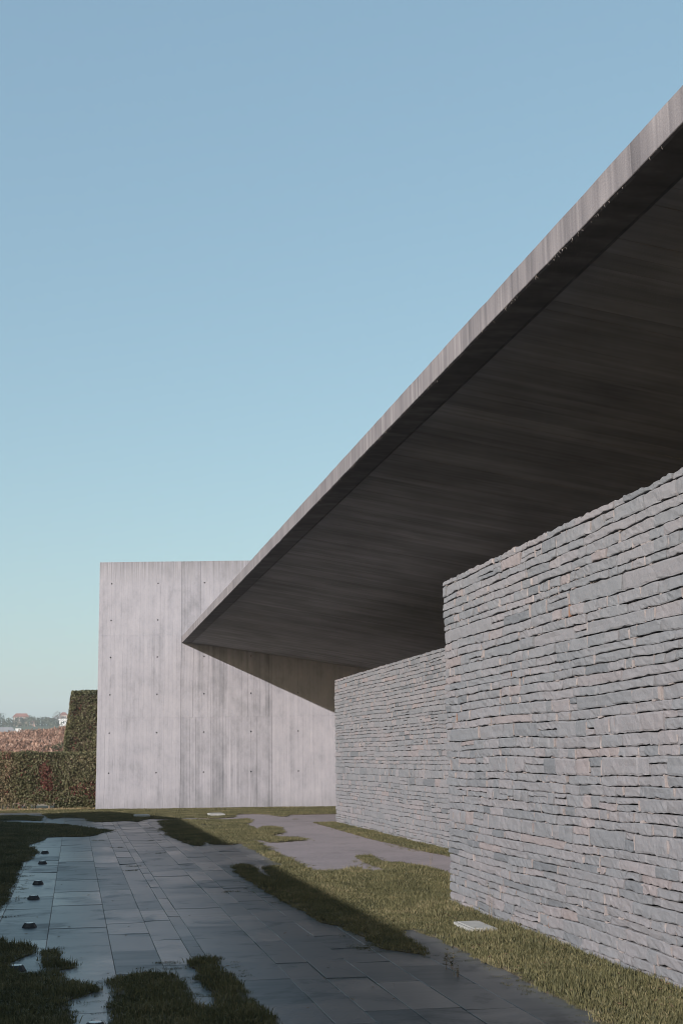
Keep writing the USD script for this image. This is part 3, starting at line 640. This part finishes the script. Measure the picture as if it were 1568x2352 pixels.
def hedge(label, x0, x1, y0, y1, z0, z1, seed, density, size, taper=0.0, red=None, stems=False, green=0.0):
    r = np.random.default_rng(seed)
    h = thing('clipped_hedge', ((x0 + x1) / 2, y0, 0), label=label, category='hedge')
    ox = (x0 + x1) / 2
    W, D, H = x1 - x0, y1 - y0, z1 - z0
    def face(n, kind):
        a, b = r.random(n), r.random(n)
        if kind == 'front': p, q = np.c_[x0 + W * a, np.full(n, y0), z0 + H * b], (0, -1, 0)
        elif kind == 'top': p, q = np.c_[x0 + W * a, y0 + D * b, np.full(n, z1)], (0, 0, 1)
        elif kind == 'left': p, q = np.c_[np.full(n, x0), y0 + D * a, z0 + H * b], (-1, 0, 0)
        else: p, q = np.c_[np.full(n, x1), y0 + D * a, z0 + H * b], (1, 0, 0)
        q = np.tile(np.array(q, float), (n, 1))
        depth = r.random(n) ** 1.6 * .16 - .045 * noise(p * 2.2) - .03 * noise(p * 5)
        return p - q * depth[:, None], q
    ps, ns = zip(*[face(int(density * s), k) for s, k in ((W * H, 'front'), (W * D * .7, 'top'), (D * H * .8, 'left'), (D * H * .5, 'right'))])
    p, n = np.vstack(ps), np.vstack(ns)
    fr = (p[:, 2] - z0) / H
    if stems: keep = (p[:, 2] > z0 + .10 + .10 * noise(np.c_[p[:, 0] * 3, p[:, 0] * 0, p[:, 0] * 0])); p, n, fr = p[keep], n[keep], fr[keep]
    p[:, 0] += taper * fr * (p[:, 0] < ox) - taper * fr * (p[:, 0] > ox)
    isred = np.zeros(len(p), bool)
    if red is not None: isred = np.array(red(p, r))
    for nm, sel, m in (('foliage', ~isred, M_HEDGE), ('red_foliage', isred, M_REDLEAF)):
        if sel.sum() < 10: continue
        v, f = leaf_quads(r, p[sel] - [ox, y0, 0], n[sel], size)
        t = np.repeat(np.clip(.45 - green + (.45 - green) * noise(np.c_[p[sel][:, 0] * 1.9, p[sel][:, 2] * .25, p[sel][:, 0] * 0 + seed]) + .2 * noise(p[sel] * 5) + r.normal(0, .14, sel.sum()), 0, 1), 4)
        obj(nm, (v, f), m, h, tint=t)
    core = box(x0 - ox + .13, x1 - ox - .13, .13, D - .13, z0 + (.22 if stems else .02), z1 - .12)
    top = core.vertices[:, 2] > z0 + H * .5; core.vertices[top, 0] *= 1 - taper * 2 / W
    obj('inner_branches', core, M_BARK, h)
    if stems:
        xx = x0 + .1
        while xx < x1:
            c = trimesh.creation.cylinder(r.uniform(.012, .03), .5, sections=6); c.apply_translation([xx - ox, r.uniform(.05, D * .5), .2]); obj('stem', c, M_STEM, h); xx += r.uniform(.18, .6)
def red_low(p, r):
    # the red shrub in the middle and a few reddish sprays
    d = np.hypot((p[:, 0] + .83 + .18 * (p[:, 2] - .9)) / .22, (p[:, 2] - .95) / .50)
    big = d + .35 * noise(p * 4) < .95
    sm = (noise(p * [1.9, .5, 1.7] + 11) > .42) & (r.random(len(p)) < .4)
    big &= r.random(len(p)) < .8
    near = (d + .5 * noise(p * 3) < 1.7) & (r.random(len(p)) < .10)
    return big | near | sm | (r.random(len(p)) < .02)
hedge('low clipped hedge with red-leaved shrubs left of the concrete wall', -8.0, 1.5, 45.7, 46.8, 0.0, 1.80, 41, 2100, .034, red=red_low, stems=True)
hedge('tall clipped green hedge rising behind the low hedge beside the concrete wall', -.58, 5.5, 47.6, 48.7, 0.0, 3.83, 42, 1500, .036, taper=.46, green=.15, red=lambda p, r: (noise(p * [1.6, .5, 1.5] + 4) > .5) & (r.random(len(p)) < .22))
# dry tufts on the strip before the hedge
rd = np.random.default_rng(77)
nd = 900
dp = np.c_[rd.uniform(-8, .6, nd), rd.uniform(44.4, 45.8, nd), np.full(nd, .0)]
M_DRY = leaf_material('dry_grass', [(.2, (.12, .095, .045)), (.5, (.20, .155, .085)), (.8, (.27, .21, .13))], random_from='object')
instancer('dry_grass', [tuft(rd, 16, .10, .03, .10, .012) for _ in range(3)], M_DRY, dp, rd.integers(0, 3, nd), np.ones((nd, 3)), rd.uniform(0, 6.28, nd), label='dry tan grass strip at the foot of the low hedge', category='grass', kind='stuff')

# ------------------------------------------------------------------ dry crop on the field
rc = np.random.default_rng(51)
def clump(r):
    n = 22; p = r.normal(0, .15, (n, 3)) * [1, 1, .9]; p[:, 2] = np.abs(p[:, 2]) + .05
    return leaf_quads(r, p, np.tile([0, -.3, .6], (n, 1)), .07, 1.0)
nc = 15000
cx_, cy_ = rc.uniform(-22, 14, nc), rc.uniform(84, 157, nc)
cs = rc.uniform(.6, 1.6, nc)
instancer('dry_crop', [clump(rc) for _ in range(5)], M_CROP, np.c_[cx_, cy_, height(cx_, cy_) - .02], rc.integers(0, 5, nc), np.c_[cs, cs, cs], rc.uniform(0, 6.28, nc), label='brown dry crop covering the sloping field behind the hedge', category='crop', kind='stuff')
M_BANK = leaf_material('bank_leaves', [(.2, (.03, .036, .018)), (.8, (.08, .08, .04))], random_from='object')
# a green bank at the hedge end of the field
nb2 = 160
bp = np.c_[rc.uniform(-2.6, 1, nb2), rc.uniform(95, 99, nb2)]
bp = bp[bp[:, 0] > -2.4 + (bp[:, 1] - 93) * .3]
instancer('bank_plants', [clump(rc) for _ in range(2)], M_BANK, np.c_[bp, height(bp[:, 0], bp[:, 1]) + .12], rc.integers(0, 2, len(bp)), np.ones((len(bp), 3)) * 1.0, rc.uniform(0, 6.28, len(bp)), label='green plants on a bank at the field edge beside the tall hedge', category='plants', kind='stuff')

# ------------------------------------------------------------------ ridge with trees and houses
def xat(px, Y): return Y * (-.0500 + .000325 * .9187 * px)
def zat(py, Y): return 1.6 + (1741 - py) / 3235 * Y
def tree(px, Y, top, width, m, label, seed, base=None):
    r = np.random.default_rng(seed)
    X, zb = xat(px, Y), float(height(xat(px, Y), Y)) if base is None else base
    Z = zat(top, Y); H = Z - zb; W = width * Y / 3200
    t = thing('far_tree', (X, Y, zb), label=label, category='tree')
    tr = trimesh.creation.cone(max(.15, H * .035), H * .8, sections=7); obj('trunk', tr, M_BARK, t)
    n = 420; u = r.normal(0, 1, (n, 3)); u /= np.linalg.norm(u, axis=1, keepdims=True); rad = r.random(n) ** .45
    lob = 1 + .35 * noise(u * 1.7 + seed)
    p = u * (rad * lob)[:, None] * [W / 2, W / 2, H * .40] + [0, 0, H * .60]
    v, f = leaf_quads(r, p, u, max(.28, W * .055))
    obj('crown', (v, f), m, t, tint=np.repeat(np.clip(.5 + .3 * u[:, 2] + r.normal(0, .15, n), 0, 1), 4))
treedefs = [(-6, 690, 1637, 30, M_TREE, 'grey-green far tree cut by the left edge of the picture'), (10, 700, 1658, 16, M_TREE, 'low dark far tree left of the red-roofed house'), (22, 695, 1661, 14, M_TREE, 'small dark far tree just below the red-roofed house'),
            (50, 720, 1652, 11, M_TREE, 'dark far tree in front of the red-roofed house'), (66, 730, 1645, 10, M_TREE, 'slim dark far tree right of the red-roofed house'), (73, 725, 1648, 8, M_TREE, 'pointed far tree above the small pink house'), (84, 730, 1650, 9, M_TREE, 'second pointed far tree right of the small pink house'),
            (95, 735, 1649, 14, M_TREE, 'wide dark far tree midway along the ridge'), (107, 735, 1648, 12, M_BROWNTREE, 'bare brown far tree midway along the ridge'), (118, 735, 1646, 13, M_BROWNTREE, 'grey-brown far tree left of the biggest brown tree'), (128, 745, 1635, 20, M_BROWNTREE, 'big rounded brown far tree beside the house at the tall hedge'),
            (140, 705, 1645, 12, M_BROWNTREE, 'brown far tree behind the flat white house')]
for i, d in enumerate(treedefs): tree(*d, 100 + i)
# scrub band below the houses
rs = np.random.default_rng(9)
ns = 5200
sx = rs.uniform(xat(-160, 690), xat(330, 690), ns); sy = rs.uniform(640, 720, ns)
sz = height(sx, sy) + rs.random(ns) ** 1.3 * (3.6 + 1.3 * noise(np.c_[sx * .12, sy * .02, sx * 0]))
v, f = leaf_quads(rs, np.c_[sx, sy, sz], np.tile([0, -.4, .6], (ns, 1)), .55)
obj('ridge_scrub', (v, f), M_TREE, tint=np.repeat(np.clip(rs.normal(.45, .2, ns), 0, 1), 4), label='dark green scrub covering the far ridge below the houses', category='scrub', kind='stuff')

def house(px0, px1, ptop, pbot, Y, wallm, roofm, label, windows, flat=False, depth=7, roof_h=.22, eave=.35):
    x0, x1 = xat(px0, Y), xat(px1, Y); zt, zb = zat(ptop, Y), zat(pbot, Y)
    h = thing('far_house', ((x0 + x1) / 2, Y, zb), label=label, category='house')
    w = (x1 - x0) / 2; Ht = zt - zb; hr = Ht * roof_h
    obj('wall', box(-w, w, 0, depth, -4, Ht - hr), wallm, h)
    if flat:
        obj('roof', box(-w - eave, w + eave, -eave, depth + eave, Ht - hr, Ht), roofm, h)
    else:
        e = eave
        v = np.array([(-w - e, -e, 0), (w + e, -e, 0), (w + e, depth + e, 0), (-w - e, depth + e, 0), (-w + 1.2, depth / 2, hr), (w - 1.2, depth / 2, hr)]) + [0, 0, Ht - hr]
        obj('roof', (v, np.array([(0, 1, 5), (0, 5, 4), (2, 3, 4), (2, 4, 5), (1, 2, 5), (3, 0, 4), (0, 2, 1), (0, 3, 2)])), roofm, h)
    for (fx0, fx1, fz0, fz1) in windows:
        a, b, c, d = -w + 2 * w * fx0, -w + 2 * w * fx1, (Ht - hr) * fz0, (Ht - hr) * fz1
        wn = obj('window', box(a, b, -.10, .05, c, d), M_WWHITE, h)
        obj('pane', box(a + .12, b - .12, -.14, -.09, c + .12, d - .12), M_GLASS, wn)
house(27, 62, 1640, 1669, 735, M_WTAN, M_ROOFRED, 'far tan house with a red roof high on the ridge', [(.08, .30, .50, .82), (.42, .62, .42, .95), (.72, .92, .52, .84), (.1, .3, .05, .32)], roof_h=.26)
house(67, 80, 1656, 1668, 690, M_WPINK, M_ROOFRED, 'tiny far pink house among dark trees on the ridge', [(.15, .40, .3, .75), (.6, .85, .3, .75)], roof_h=.3, depth=5)
house(132, 152, 1653, 1668, 650, M_WWHITE, M_WWHITE, 'far flat-roofed white house just left of the tall hedge', [(.14, .30, .28, .80), (.44, .60, .28, .80), (.72, .88, .28, .80)], flat=True, roof_h=.2)
house(133, 150, 1638, 1662, 760, M_WTAN, M_ROOFRED, 'far tan house with red roof beside the big brown tree', [(.2, .42, .5, .85), (.6, .85, .5, .85)], roof_h=.25)
house(-30, 33, 1670, 1686, 420, M_GREYROOF, M_GREYROOF, 'long low far grey shed at the left edge above the field', [], roof_h=.7, depth=6)
house(33, 45, 1674, 1686, 410, M_WWHITE, M_WWHITE, 'tiny far white hut at the end of the grey shed', [(.3, .65, .2, .7)], flat=True, roof_h=.15, depth=3, eave=.1)

# ------------------------------------------------------------------ thin haze: the far ridge fades
M_HAZE = usdkit.material(stage, '/World/Looks/haze', {'v': ('principled_volume', {'color': (.86, .93, 1.0), 'density': .00036, 'anisotropy': .2})}, volume='v.volume')
obj('haze', box(-1500, 1500, -120, 1450, -2.5, 60), M_HAZE, kind='stuff', label='thin pale haze over the whole place', category='haze')
